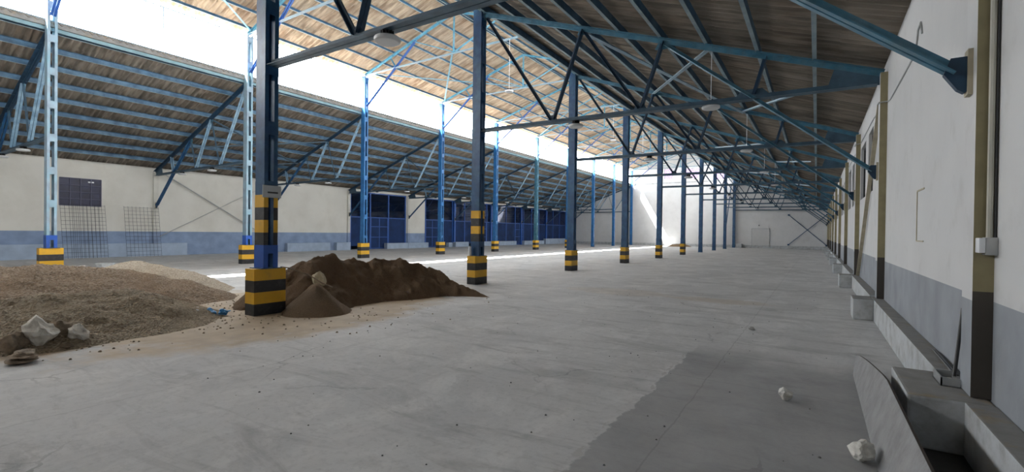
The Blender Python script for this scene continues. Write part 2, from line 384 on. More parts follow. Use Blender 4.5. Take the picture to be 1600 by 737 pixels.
rwin = []
for i in range(1, 9):
    rwin += [(row(i) + 2.5, row(i) + 3.75, 2.7, 4.25), (row(i) + 4.55, row(i) + 6.25, 2.7, 4.25)] if i % 2 == 1 or i > 1 else []
struct('wall_right', MB().plate(rect(YB, YF, 0, TOPW), [rect(*q) for q in rwin], lambda u, v, d: (XWR + d, u, v), .25), M['wall_r'])
lopen = [(25.05, 31.35, .0, 4.55), (33.8, 64.6, .0, 4.55)]
lwin = (7.55, 9.2, 2.68, 4.08)
struct('wall_left', MB().plate([(YB, 0), (25.05, 0), (25.05, 4.82), (31.35, 4.82), (31.35, 0), (33.8, 0), (33.8, 4.82), (64.4, 4.82), (64.4, 0), (YF, 0), (YF, TOPW), (YB, TOPW)],
       [rect(*lwin)], lambda u, v, d: (XWL - d, u, v), .25), M['wall_l'])
prof = lambda x: (zch(x if x > XM else mx(x)) + .12) if (x > XR or x < XL) else None
zs = lambda x: zch(x) + .335
NZ = lambda x: 10.55 + (12.6 - 10.55) * (1 - abs(x - XM) / (XR - XM))
gable = [(XWL - .2, 0), (XWR + .2, 0), (XWR + .2, zs(XWR + .2)), (XR, zs(XR)), (XR, 10.45), (XR, NZ(XR) + .24), (XM, 12.6 + .24), (XL, NZ(XL) + .24), (XL, 10.45), (XL, zs(XR)), (XWL - .2, zs(XWR + .2))]
gw = [rect(-17.6, -16.5, 9.05, 10.45), rect(-14.8, -13.1, 9.0, 10.3), rect(-11.3, -10.0, 8.7, 9.9)]
struct('wall_far', MB().plate(gable, gw, lambda u, v, d: (u, YF + d, v), .3), M['white'])
struct('wall_back', MB().plate(gable, [], lambda u, v, d: (u, YB - d, v), .3), M['concrete'])

# windows
wn = [0]
def window(build):
    wn[0] += 1
    return build('window_%d' % wn[0])
def pane_x(x, y0, y1, z0, z1, nm, glassm, frame=M['steel'], bars=1, t=.05):
    def b(name):
        m = MB()
        for a in ((y0, y0 + t), (y1 - t, y1)): m.box(x, x + .06, a[0], a[1], z0, z1)
        for a in ((z0, z0 + t), (z1 - t, z1)): m.box(x, x + .06, y0, y1, a[0], a[1])
        for k in range(1, bars + 1):
            y = y0 + (y1 - y0) * k / (bars + 1); m.box(x + .01, x + .05, y - .015, y + .015, z0, z1)
        o = struct(name, m, frame); LOC[o.name] = (0, 0, 0)
        obj('pane', MB().box(x + .025, x + .031, y0 + .02, y1 - .02, z0 + .02, z1 - .02), glassm, o)
        return o
    return window(b)
for q in rwin: pane_x(XWR + .07, *q, 'w', M['darkglass'])
# clerestory glazing, bay by bay on both sides
for X in (XL - .12, XR + .08):
    for i in range(-3, 10):
        y0 = row(i) if i > -3 else YB; y1 = min(row(i + 1), YF)
        if y1 - y0 < 1: continue
        def b(name):
            m = MB()
            m.box(X - .02, X + .03, y0, y1, 8.62, 8.66); m.box(X - .02, X + .03, y0, y1, 10.42, 10.46)
            ym = (y0 + y1) / 2; m.box(X - .01, X + .01, ym - .018, ym + .018, 8.62, 10.46)
            o = struct(name, m, M['pale']); LOC[o.name] = (0, 0, 0)
            obj('pane', MB().box(X - .003, X + .003, y0 + .01, y1 - .01, 8.64, 10.44), M['glass'], o)
        window(b)
# violet glass-block windows in the far gable
for q in gw:
    (a, c), (b_, _), (_, d) = q[0], q[1], q[2]
    def b(name):
        m = MB()
        nx, nz_ = 4, 4
        for k in range(nx + 1): x = a + (b_ - a) * k / nx; m.box(x - .018, x + .018, YF - .01, YF + .1, c, d)
        for k in range(nz_ + 1): z = c + (d - c) * k / nz_; m.box(a, b_, YF - .008, YF + .1, z - .018, z + .018)
        o = struct(name, m, M['white']); LOC[o.name] = (0, 0, 0)
        obj('pane', MB().box(a, b_, YF + .03, YF + .05, c, d), M['glassblock'], o)
    window(b)
def lw(name):
    y0, y1, z0, z1 = lwin; m = MB()
    for k in range(5): y = y0 + (y1 - y0) * k / 4; m.box(XWL - .1, XWL + .005, y - .018, y + .018, z0, z1)
    for k in range(5): z = z0 + (z1 - z0) * k / 4; m.box(XWL - .1, XWL + .008, y0, y1, z - .018, z + .018)
    o = struct(name, m, mat('window_grid', (.09, .09, .14), .6)); LOC[o.name] = (0, 0, 0)
    obj('pane', MB().box(XWL - .08, XWL - .04, y0, y1, z0, z1), mat('dusky_glass_block', (.022, .022, .055), .35, vary=.4, scale=2.4), o)
    obj('broken_patch', MB().box(XWL - .05, XWL - .02, y0 + 1.12, y0 + 1.36, z1 - .19, z1 - .12), M['whitebag'], o)
window(lw)

# ---------------------------------------------------------------- corrugated roofs
def roof(name, x_hi, z_hi, x_lo, z_lo, nrows, m):
    """sheets lapped downhill in rows; waves run along Y"""
    pitch, amp, th = .205, .04, .007
    ys = []; n = int((YF + .5 - (YB - .5)) / pitch * 8)
    ys = [YB - .5 + k * pitch / 8 for k in range(n + 1)]
    mb = MB(); sl = Vector((x_lo - x_hi, 0, z_lo - z_hi)); 
    for r in range(nrows):
        a = r / nrows; b = (r + 1) / nrows + (.11 / abs(x_lo - x_hi) if r < nrows - 1 else 0)
        # the lower end of each row rides on top of the row below
        za, zb = 0.0, .012
        pa = Vector((x_hi, 0, z_hi)) + sl * a; pb = Vector((x_hi, 0, z_hi)) + sl * b
        vs = []
        for k, y in enumerate(ys):
            wv = amp * math.sin(2 * math.pi * y / pitch)
            vs += [(pa.x, y, pa.z + za + wv), (pb.x, y, pb.z + zb + wv), (pa.x, y, pa.z + za + wv + th), (pb.x, y, pb.z + zb + wv + th)]
        fs = []
        for k in range(len(ys) - 1):
            i = 4 * k; j = i + 4
            fs += [(i, i + 1, j + 1, j), (i + 2, j + 2, j + 3, i + 3), (i + 1, i + 3, j + 3, j + 1), (i, j, j + 2, i + 2)]
        mb.add(vs, fs)
    o = struct(name, mb, m, smooth=False)
    return o
zs = lambda x: zch(x) + .335
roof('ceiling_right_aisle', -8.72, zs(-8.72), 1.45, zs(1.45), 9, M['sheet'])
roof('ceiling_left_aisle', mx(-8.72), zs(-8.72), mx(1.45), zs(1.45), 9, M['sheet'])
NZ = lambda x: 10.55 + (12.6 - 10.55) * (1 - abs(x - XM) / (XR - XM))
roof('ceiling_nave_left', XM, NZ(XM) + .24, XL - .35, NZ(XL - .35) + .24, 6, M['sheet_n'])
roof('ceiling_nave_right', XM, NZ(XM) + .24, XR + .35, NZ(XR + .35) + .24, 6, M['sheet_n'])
# sill upstand between aisle roof and glazing, and the wall plates beside the gable tops
for k, X in enumerate((XL - .12, XR + .08)):
    struct('trim_%d' % (k + 1), MB().box(X - .03, X + .03, YB, YF, 8.42, 8.63), M['plinthtop'])

# ---------------------------------------------------------------- purlins and eave beams
def run(name, x, z, label, cat, group, m=M['purlin'], hgt=.17, dep=.075, side=1):
    mb = MB().channel((x, YB, z), (x, YF, z), hgt, dep, .008, side)
    o = obj(name, mb, [m, M['lip']], loc=(x, YB, z))
    if name == 'purlin':                                     # the lower flange gets a paler colour
        for p in o.data.polygons:
            if p.center.z < -hgt / 2 + .02: p.material_index = 1
    return tag(o, label, cat, group)
for side, nm in ((0, 'right'), (1, 'left')):
    for k in range(9):
        x = -8.5 + k * 1.055; z = zch(x) + .175
        X = mx(x) if side else x
        run('purlin', X, z, 'blue roof purlin of the %s aisle, %s below the clerestory' % (nm, ORD[k].replace('nearest', 'first')), 'purlin', 'purlins of the %s aisle roof' % nm, hgt=.205, side=1 if side else -1)
for side, nm in ((0, 'right'), (1, 'left')):
    for k in range(7):
        x = XM + .1 + k * 1.06; z = NZ(x) + .14
        X = mx(x) if side else x
        run('purlin', X, z, 'blue purlin under the %s slope of the high middle roof, %s from the ridge' % (nm, ORD[k].replace('nearest', 'first')), 'purlin', 'purlins of the middle roof', hgt=.12, dep=.05, side=1 if side else -1)
for X, nm, sd_ in ((XL - .17, 'left', 1), (XR + .17, 'right', -1)):
    run('eave_beam', X, 8.36, 'pale blue steel beam running along under the %s clerestory glass' % nm, 'beam', None, M['beam'], .15, .08, sd_)

# ---------------------------------------------------------------- columns
def column(x, y, label, group, paint, block, stripes, facing, base_only=False, broken=False):
    """facing = +1: battens seen on +x side"""
    t = thing('steel_column', label, 'column', (x, y, 0), group)
    hw, hd = .15, .13; top = 10.45; zb = .86 if block else 0
    for s_, nm in ((-1, 'channel'), (1, 'channel')):
        mb = MB(); yy = y + s_ * hd
        mb.channel((x, yy, zb), (x, yy, top), 2 * hw, .075, .011, 1 if s_ < 0 else -1, up=(1, 0, 0))
        obj('channel', mb, paint, t)
    z = 2.25 if block else 1.2; k = 0
    while z < 10.2:
        mb = MB()
        for sx in (-1, 1): mb.box(x + sx * hw - .006, x + sx * hw + .006, y - hd, y + hd, z, z + .25)
        obj('batten_plate', mb, paint, t); z += 1.12
    mb = MB()                                                 # slotted lower sleeve
    for sx in (-1, 1):
        mb.box(x + sx * hw - .01, x + sx * hw + .01, y - hd - .01, y + hd + .01, zb + .28, zb + .44)
        mb.box(x + sx * hw - .01, x + sx * hw + .01, y - hd - .01, y - hd + .08, zb, zb + .28)
        mb.box(x + sx * hw - .01, x + sx * hw + .01, y + hd - .08, y + hd + .01, zb, zb + .28)
    for sy_ in (-1, 1): mb.box(x - hw, x + hw, y + sy_ * (hd + .002) - .006, y + sy_ * (hd + .002) + .006, zb, zb + .44)
    obj('base_sleeve', mb, M['blue'] if y < 6 or (x < XM and y < 12) else paint, t)
    obj('base_plate', MB().box(x - .2, x + .2, y - .2, y + .2, zb, zb + .015), M['navy'], t)
    if stripes:
        mb = MB()
        for k in range(4):
            z0 = 1.30 + k * .235; z1 = z0 + .235; mi = 0 if k % 2 else 1
            for s_ in (-1, 1):
                yo = y + s_ * (hd + .003)
                mb.box(x - hw - .004, x + hw + .004, min(yo, yo + s_ * .003), max(yo, yo + s_ * .003), z0, z1, mi)
                for sx in (-1, 1):
                    xo = x + sx * (hw + .001)
                    a, b = (y - hd - .004, y - hd + .078) if s_ < 0 else (y + hd - .078, y + hd + .004)
                    mb.box(min(xo, xo + sx * .006), max(xo, xo + sx * .006), a, b, z0, z1, mi)
        obj('warning_stripes', mb, [M['yellow'], M['black']], t)
    if block:
        mb = MB(); hx, hy = .153, .306
        for k in range(4): mb.box(x - hx, x + hx, y - hy, y + hy, k * .215, (k + 1) * .215 + .0, 0 if k % 2 else 1)
        o = obj('base_block', mb, [M['yellow'], M['black']], t)
        # one closed body per band, worn arrises
        o['label'] = 'concrete block with black and yellow bands'
    if hasattr(top, 'x'): pass
    return t
for i in range(10):
    lab = ['blue column with striped shaft and block right beside the sand heap, nearest of all columns',
           'blue column with striped shaft and a small glass tube on its block, beyond the sand heap'][i] if i < 2 else \
          ('blue steel column of the row nearer the camera, %s from the camera, %s' % (ORD[i], 'on a black and yellow block' if i < 6 else 'standing on the bare floor'))
    column(XR, row(i) if i < 9 else YF - .35, lab, 'columns of the near row', M['navy'], i < 6, i < 2, 1)
for i in range(10):
    lab = 'blue steel column of the row under the bright clerestory, %s from the camera, %s' % (ORD[i], 'on a black and yellow block' if i < 7 else 'standing on the bare floor')
    if i < 2: lab = 'pale weathered column of the far row, ' + ['farthest left, behind the gravel heaps', 'second from the left, right of the leaning wire meshes'][i]
    column(XL, row(i) if i < 9 else YF - .35, lab, 'columns of the far row', M['pale'] if i < 2 else M['teal'] if i == 5 else M['colblue'], i < 7, False, 1)

# ---------------------------------------------------------------- trusses
def aisle_truss(f, y, label, group):
    """f maps x of the right aisle to this aisle"""
    P = lambda x, z: (f(x), y, z)
    t = thing('roof_truss', label, 'roof truss', (f(-3.9), y, 4.68), group)
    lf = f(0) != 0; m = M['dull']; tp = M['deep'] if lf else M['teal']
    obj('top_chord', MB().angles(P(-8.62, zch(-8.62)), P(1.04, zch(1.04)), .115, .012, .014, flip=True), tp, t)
    obj('bottom_chord', MB().angles(P(-8.62, 4.70), P(.95, 4.62), .11, .012, .014), m, t)
    webs = [((-8.5, zch(-8.5) - .08), (-6.25, 4.74)), ((-6.20, 4.74), (-5.37, zch(-5.37))), ((-5.33, zch(-5.33)), (-3.78, 4.74)), ((-3.74, 4.74), (-3.22, zch(-3.22))), ((-1.22, 4.70), (-1.0, zch(-1.0)))]
    for k, (a, b) in enumerate(webs):
        thin = lf and k in (1, 3)
        obj('web_member', MB().angles(P(*a), P(*b), .03 if thin else .075, .008, .012), (M['dull'] if thin else M['web_l']) if lf else M['deep'], t)
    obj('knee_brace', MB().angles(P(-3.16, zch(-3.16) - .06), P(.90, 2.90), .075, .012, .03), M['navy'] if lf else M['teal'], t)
    for gx, gz, gw_, gh in ((-6.22, 4.76, .32, .2), (-3.76, 4.76, .34, .2), (-5.35, zch(-5.35) - .07, .3, .16), (-3.2, zch(-3.2) - .09, .42, .2), (-1.25, 4.70, .8, .24), (-8.5, zch(-8.5) - .02, .3, .24)):
        g = MB().plate([(gx - gw_ / 2, gz - gh / 2 + .03), (gx - gw_ / 2 + .08, gz - gh / 2), (gx + gw_ / 2 - .08, gz - gh / 2), (gx + gw_ / 2, gz - gh / 2 + .03), (gx + gw_ / 4, gz + gh / 2), (gx - gw_ / 4, gz + gh / 2)], [], lambda u, v, d: (f(u), y - .006 + d, v), .012)
        obj('gusset_plate', g, M['dull'] if gz < 5 else M['teal'], t)
    g = MB().plate([(.25, zch(.25) - .04), (1.03, zch(1.03) - .02), (1.03, 4.56), (.45, 4.58), (.15, 4.68)], [], lambda u, v, d: (f(u), y - .007 + d, v), .014)
    for k in range(5):
        for q in range(2):
            g.box(*sorted((f(.35 + k * .13), f(.35 + k * .13 + .03))), y - .016, y + .016, 4.62 + q * .11 , 4.65 + q * .11)
    obj('eave_plate', g, M['dull'], t)
    g = MB().plate([(.86, 3.00), (.97, 3.00), (.97, 2.74), (.94, 2.72), (.90, 2.75), (.82, 2.88)], [], lambda u, v, d: (f(u), y - .03 + d, v), .06)
    br = obj('wall_bracket', g, M['deep'], t)
    obj('bracket_plate', MB().box(*sorted((f(.955), f(.99))), y - .055, y + .055, 2.70, 3.05), M['wood'], br)
    return t
idf = lambda x: x
near_lab = {0: 'blue roof truss with knee brace over the right aisle, nearest the camera'}
for side, f, nm in ((0, idf, 'right'), (1, mx, 'left')):
    first = None
    for i in range(10):
        y = row(i) if i < 9 else YF - .35
        lab = 'blue steel truss under the low %s aisle roof, %s from the camera' % (nm, ORD[i])
        if first is None: first = aisle_truss(f, y, lab, 'trusses of the %s aisle' % nm)
        else: dup(first, (f(-3.9), y, 4.68), lab)
def nave_truss(y, label, group):
    P = lambda x, z: (x, y, z)
    t = thing('roof_truss', label, 'roof truss', (XM, y, 10.5), group); m = M['bright']
    for s_ in (-1, 1):
        q = lambda x, s_=s_: XM + s_ * (x - XM)
        obj('top_chord', MB().angles(P(XM, 12.55), P(q(XR), 10.5), .09, .01, .012, flip=True), m, t)
        obj('knee_brace', MB().angles(P(q(-12.75), 11.72), P(q(XR - .15), 8.75), .07, .01, .02), M['frameblue'], t)
        obj('web_member', MB().angles(P(q(-11.3), 10.56), P(q(-10.9), 11.1), .05, .008, .01), m, t)
        obj('web_member', MB().angles(P(q(-12.7), 11.65), P(XM, 10.58), .05, .008, .01), m, t)
        g = MB().plate([(q(-11.5), 10.5), (q(-11.1), 10.5), (q(-11.1), 10.66), (q(-11.5), 10.66)], [], lambda u, v, d: (u, y - .006 + d, v), .012)
        obj('gusset_plate', g, M['frameblue'], t)
    obj('bottom_chord', MB().angles(P(XL, 10.54), P(XR, 10.54), .065, .01, .012), M['pale'], t)
    obj('king_post', MB().angles(P(XM, 10.54), P(XM, 12.5), .05, .008, .01), m, t)
    return t
first = None
for i in range(10):
    y = row(i) if i < 9 else YF - .35
    lab = 'light blue truss under the high middle roof, %s from the camera' % ORD[i]
    if first is None: first = nave_truss(y, lab, 'trusses of the middle roof')
    else: dup(first, (XM, y, 10.5), lab)

# roof bracing: crossed rods between the trusses
def brace(p, q, label, m=M['teal'], leg=.05, group=None):
    mb = MB().angles(p, q, leg, .008, .008)
    return tag(obj('roof_brace', mb, m, loc=p), label, 'roof brace', group)
for i in range(0, 9):
    a, b = row(i), row(i + 1) if i < 8 else YF - .4
    s_ = -1
    if i % 2: continue
    x0, x1 = XM + s_ * .1, XM + s_ * 6.4
    brace((x0, a, 10.6), (x1, b, 10.6), 'thin blue brace under the middle roof, %s bay from the camera, leaning left with distance' % ORD[i], M['bright'], leg=.04, group='braces of the middle roof')
    brace((x1, a, 10.62), (x0, b, 10.62), 'thin blue brace under the middle roof, %s bay from the camera, leaning right with distance' % ORD[i], M['bright'], leg=.04, group='braces of the middle roof')
zz = lambda x: zch(x) - .04
for side, f, nm in ((0, idf, 'right'), (1, mx, 'left')):
    for i in (1, 3, 5, 7):
        a, b = row(i), row(i + 1)
        for (xa, xb) in ((-2.2, -5.4), (-5.4, -2.2), (-.3, -2.3)):
            if xa == -.3: pa, pb = (f(xa), a + 2.2, zz(xa)), (f(xb), b, zz(xb))
            else: pa, pb = (f(xa), a, zz(xa)), (f(xb), b, zz(xb))
            w_ = 'the eave one' if xa == -.3 else ('rising with distance' if xb < xa else 'falling with distance')
            brace(pa, pb, 'pale diagonal brace, %s aisle roof, %s bay from the camera, %s' % (nm, ORD[i], w_), M['pale'] if side == 0 else M['dull'], .06, 'braces of the %s aisle roof' % nm)

# ---------------------------------------------------------------- lamps
def lamp(x, y, z, rod, label, group):
    t = thing('high_bay_lamp', label, 'lamp', (x, y, z), group)
    obj('lens', MB().lathe((x, y, z), [(.0001, -.03), (.17, -.03), (.195, -.015), (.2, .02), (.19, .04), (.1, .055)]), M['lampgrey'], t, smooth=False)
    mb = MB()
    for k in range(12):
        a = math.pi * 2 * k / 12; c_, s_ = math.cos(a), math.sin(a)
        mb.bar((x + .02 * c_, y + .02 * s_, z + .095), (x + .1 * c_, y + .1 * s_, z + .095), .008, .09)
    obj('heat_sink', mb, M['steel'], t)
    if rod > 0: obj('suspension_rod', MB().tube([(x, y, z + .12), (x, y, z + rod)], .008, 6), M['whitebag'], t)
    else: obj('mounting_hook', MB().tube([(x, y, z + .12), (x, y, z + .2)], .012, 6), M['steel'], t)
    return t
l0 = lamp(-5.5, row(0) - .02, 4.47, 0, 'round grey lamp under the nearest truss, above the sand heap', 'lamps of the right aisle')
l1 = lamp(-2.12, row(1) + .12, 4.55, zch(-2.12) - 4.6, 'round grey lamp on a rod over the right aisle, nearest the camera', 'lamps of the right aisle')
for i in range(1, 9):
    dup(l0, (-5.5, row(i) - .02, 4.47), 'round grey lamp under the %s truss of the right aisle, on its column side' % ORD[i])
    if i > 1: dup(l1, (-2.12, row(i) + .12, 4.55), 'round grey lamp on a rod over the right aisle, %s from the camera' % ORD[i - 1])
for i in range(0, 9):
    dup(l0, (mx(-5.5), row(i) - .02, 4.47), 'small round lamp under the %s truss of the left aisle, nearer the columns' % ORD[i], 'lamps of the left aisle')
    dup(l0, (mx(-2.3), row(i) - .02, 4.47), 'small round lamp under the %s truss of the left aisle, nearer the wall' % ORD[i], 'lamps of the left aisle')
ln = None
for i in range(2, 9):
    lab = 'lamp hanging on a long rod from the middle roof, %s from the camera' % ORD[i - 2]
    if ln is None: ln = lamp(-12.06, row(i), 8.1, 2.45, lab, 'lamps of the middle roof')
    else: dup(ln, (-12.06, row(i), 8.1), lab)

# ---------------------------------------------------------------- right wall: pillars, ledge, stubs
for i in range(0, 10):
    y = row(i) if i < 9 else YF - .25
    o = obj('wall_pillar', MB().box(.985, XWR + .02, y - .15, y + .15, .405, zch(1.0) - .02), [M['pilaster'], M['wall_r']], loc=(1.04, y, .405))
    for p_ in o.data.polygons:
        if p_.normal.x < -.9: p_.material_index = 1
    tag(o, ['olive brown wall pillar at the right edge, with a switch box on it', 'olive wall pillar second along the right wall, with a pale cable crossing it'][i] if i < 2 else 'olive wall pillar along the right wall, %s from the camera' % ORD[i], 'pillar', 'pillars of the right wall')
def rough_box(name, x0, x1, y0, y1, z0, z1, m, label, cat, group=None, bev=.012, mt_=None):
    mb = MB().box(x0, x1, y0, y1, z0, z1)
    o = obj(name, mb, m if not mt_ else [m, mt_], loc=((x0 + x1) / 2, (y0 + y1) / 2, z0), bevel=bev)
    if mt_:
        for p in o.data.polygons:
            if p.normal.z > .9: p.material_index = 1
    if cat: tag(o, label, cat, group)
    return o
for a, (y0, y1) in enumerate([(YB, row(0) - .3)] + [(row(0) + .62, row(1) + .1)] + [(row(k) + .5, row(k + 1) + .1) for k in range(1, 9)]):
    y1 = min(y1, YF)
    o = rough_box('trim_%d' % (a + 3), .925, XWR, y0, y1, 0, .4, M['plinth'], None, None, mt_=M['plinthtop'], bev=.01); o['kind'] = 'structure'
for i in range(0, 9):
    y = row(i)
    y0, y1 = (y - .30, y + .62) if i == 0 else (y - .4, y + .28)
    lab = 'whitewashed concrete stub at the foot of the nearest wall pillar, beside the leaning board' if i == 0 else 'whitewashed concrete stub on the floor at the right wall, %s from the camera' % ORD[i]
    rough_box('concrete_stub', .60, .93 if i else XWR - .003, y0, y1, 0, .4, M['plinth'], lab, 'concrete block', 'stubs at the right wall', mt_=M['plinthtop'], bev=.02)

# leaning cement board
def board():
    t = thing('leaning_board', 'thin grey curved cement board leaning on its side beside the concrete stub, bottom right', 'board', (.4, 5.3, 0))
    n = 24; L_, top = [], []
    vs = []; th = .018
    for k in range(n + 1):
        f = k / n; y = 6.72 - f * 4.3
        g = f * 4.6 / 2.6
        xb = .375 + .0 * g; zb = 0
        zt = .20 + .20 * min(1, (g * 1.6)) ** .7 if g < .62 else .40
        xt = .405 + .105 * min(1, g * 1.5) ** .8
        yt = y + .14 - .22 * min(1, g * 1.5)
        for u in (0, .33, .66, 1):
            x = xb + (xt - xb) * u; z = zb + (zt - zb) * u + .02 * math.sin(u * math.pi); yy = y + (yt - y) * u
            nx, nz_ = (zt - zb), -(xt - xb); l_ = math.hypot(nx, nz_)
            vs += [(x, yy, z), (x + nx / l_ * th, yy, z + nz_ / l_ * th)]
    m = MB(); fs = []; mi = []
    for k in range(n):
        for u in range(3):
            i = k * 8 + u * 2; j = i + 8
            fs += [(i, i + 2, j + 2, j), (i + 1, j + 1, j + 3, i + 3)]
        i = k * 8; fs += [(i, i + 8, i + 9, i + 1), (i + 6, i + 7, i + 15, i + 14)]
    e = n * 8
    for u in range(3): fs += [(u * 2, u * 2 + 1, u * 2 + 3, u * 2 + 2), (e + u * 2, e + u * 2 + 2, e + u * 2 + 3, e + u * 2 + 1)]
    m.add(vs, fs)
    o = obj('sheet', m, M['board'], t)
    m2 = MB()
    for k in range(n):
        a = Vector(vs[k * 8 + 6]); b = Vector(vs[k * 8 + 14]); c_ = Vector(vs[k * 8 + 7]); d = Vector(vs[k * 8 + 15])
        z = Vector((0, 0, .003))
        m2.add([a + z, b + z, d + z, c_ + z, a - z, b - z, d - z, c_ - z], [(0, 1, 2, 3), (4, 7, 6, 5), (0, 4, 5, 1), (2, 6, 7, 3)])
    obj('broken_edge', m2, M['boardedge'], t)
board()

# ---------------------------------------------------------------- stones
def rock(name, c, r, m, label, cat='stone', seed=0, flat=1, group=None, jag=.35):
    bm = bmesh.new(); bmesh.ops.create_icosphere(bm, subdivisions=3, radius=1)
    for v in bm.verts:
        p = v.co.copy(); d = 1 + jag * noise.noise(p * 1.3 + Vector((seed * 7.1, seed, 0))) + jag * .4 * noise.noise(p * 3.1 + Vector((seed, 3, seed)))
        # facets
        for k in range(5):
            n_ = Vector((math.sin(seed * 3 + k * 2.1), math.cos(seed + k * 1.7), math.sin(k + seed * 2))).normalized()
            dd = p.dot(n_)
            if dd > .72: p -= n_ * (dd - .72)
        v.co = Vector((p.x * d * r[0], p.y * d * r[1], p.z * d * r[2] * flat))
    zmin = min(v.co.z for v in bm.verts)
    for v in bm.verts: v.co.z -= zmin + r[2] * .08; v.co.z = max(v.co.z, 0)
    me = bpy.data.meshes.new(name); bm.to_mesh(me); bm.free(); me.materials.append(m)
    o = link(bpy.data.objects.new(name, me)); o.location = c
    return tag(o, label, cat, group)
rock('rock', (-.24, 5.30, 0), (.06, .07, .06), M['stone'], 'small white stone alone on the dark floor, right of centre', seed=3)
rock('rock', (.29, 4.16, 0), (.075, .11, .08), M['stone'], 'white lumpy stone on the floor against the leaning board', seed=5)
rock('rock', (-8.55, 1.85, .02), (.24, .18, .21), M['stone'], 'large white broken stone at the foot of the gravel, far left', seed=7, jag=.5)
rock('rock', (-8.42, 2.2, .02), (.15, .11, .12), M['stone'], 'flat pale stone lying at the gravel foot, right of the large white stone', seed=9, jag=.5)
rock('rock', (-8.62, 2.06, .03), (.15, .12, .17), M['brownstone'], 'brown stone leaning between the two white stones', seed=11)
rock('rock', (-8.5, 1.58, .0), (.20, .14, .15), M['brownstone'], 'brown earthy lump at the left edge behind the stacked slabs', seed=13)
rock('rock', (-8.25, 2.02, 0), (.09, .07, .035), M['brownstone'], 'small flat chip in front of the large white stone', seed=15)
for k, (dx, dy, r_, z) in enumerate(((0, 0, .17, 0), (.03, .02, .15, .045), (-.01, .03, .13, .09))):
    rock('slab_piece', (-7.82 + dx, 1.52 + dy, z), (r_, r_ * .8, .03), M['brownstone'], 'flat broken slab piece at the left edge, %s of a stack of three' % ('bottom', 'middle', 'top')[k], 'broken slab', seed=20 + k, group='stack of broken slabs')
rock('rock', (-.9, 8.9, 0), (.05, .04, .03), M['concrete'], 'tiny grey chip on the floor toward the right wall', seed=31)

# ---------------------------------------------------------------- heaps
def heap(name, crest, slope, bounds, m, label, seed, res=.032, lump=.05, fine=.02, soft=.10, cliff=None, ridged=False):
    x0, x1, y0, y1 = bounds; nx = int((x1 - x0) / res); ny = int((y1 - y0) / res)
    segs = []
    for a, b in zip(crest[:-1], crest[1:]): segs.append((Vector(a), Vector(b)))
    def H(x, y):
        wx = .18 * noise.noise(Vector((x * .9, y * .9, seed))); wy = .18 * noise.noise(Vector((x * .9, y * .9, seed + 9)))
        x += wx; y += wy
        best = -9
        for a, b in segs:
            ab = (b - a).xy; t = max(0, min(1, ((x - a.x) * ab.x + (y - a.y) * ab.y) / (ab.length_squared + 1e-9)))
            dx, dy = x - (a.x + ab.x * t), y - (a.y + ab.y * t)
            d = math.hypot(dx, dy); s_ = slope
            if cliff and dx > 0: s_ = cliff
            d = math.sqrt(d * d + soft * soft) - soft
            h = a.z + (b.z - a.z) * t - d * s_
            best = max(best, h)
        return best
    vs = []; idx = {}
    hs = {}
    for i in range(nx + 1):
        for j in range(ny + 1):
            x, y = x0 + i * res, y0 + j * res; h = H(x, y)
            p = Vector((x, y, seed))
            k = max(0, min(1, h / .25 + .35))
            h += k * (lump * noise.fractal(p * 2.2, 1, 2.1, 4) + fine * noise.noise(p * 18) + fine * .6 * noise.noise(p * 34))
            if ridged: h += k * (.10 * (.45 - abs(noise.noise(p * 3.1))) * (1 - min(1, abs(h) / 1.4)) + .035 * (.4 - abs(noise.noise(p * 8))) + .03 * noise.noise(Vector((x * .8, y * 7, 3))))
            hs[i, j] = h
    fs = []
    def vid(i, j):
        if (i, j) not in idx: idx[i, j] = len(vs); vs.append((x0 + i * res, y0 + j * res, max(hs[i, j], -.004)))
        return idx[i, j]
    for i in range(nx):
        for j in range(ny):
            q = [(i, j), (i + 1, j), (i + 1, j + 1), (i, j + 1)]
            if max(hs[a] for a in q) > 0: fs.append(tuple(vid(*a) for a in q))
    mb = MB().add(vs, fs); c = crest[len(crest) // 2]
    o = obj(name, mb, m, loc=(c[0], c[1], 0), smooth=True)
    return tag(o, label, 'heap', kind='stuff')
heap('gravel_heap', [(-10.6, -.6, .42), (-10.0, 1.0, .50), (-9.75, 2.2, .56), (-9.8, 3.0, .57), (-9.85, 3.4, .34)], .38, (-12.2, -7.6, -1.2, 5.2), M['gravel_front'], 'low heap of brown gravel in the left foreground, in front of the bigger one', 3.3)
heap('gravel_heap', [(-13.2, -.5, .80), (-12.7, 1.5, .86), (-12.5, 3.0, .86), (-12.5, 4.1, .68), (-12.2, 4.9, .46), (-11.4, 5.3, .12)], .42, (-15.4, -9.6, -1.2, 6.8), M['gravel'], 'large heap of dark brown gravel behind the low front heap', 7.7)
heap('gravel_heap', [(-15.6, 4.3, .45), (-15.0, 5.0, .74), (-14.2, 5.25, .64), (-13.3, 5.4, .40), (-12.5, 5.5, .14)], .40, (-17.4, -11.2, 2.6, 8.4), M['gravel_light'], 'pale gravel heap with a pointed top behind the two brown ones', 11.1)
heap('sand_heap', [(-9.35, 6.1, .70), (-9.45, 6.45, .97), (-9.45, 7.05, .95), (-9.42, 7.18, .80), (-9.38, 7.42, .93), (-9.3, 7.86, .74), (-9.2, 8.0, .86), (-9.0, 8.6, .88), (-8.75, 8.95, .74), (-8.35, 9.2, .52), (-7.7, 9.35, .27), (-6.85, 9.4, .02)], .62, (-12.0, -6.0, 3.9, 11.2), M['sand'], 'long heap of dark damp sand between the two nearest columns', 17.2, res=.028, lump=.13, fine=.008, soft=.02, cliff=.74, ridged=True)
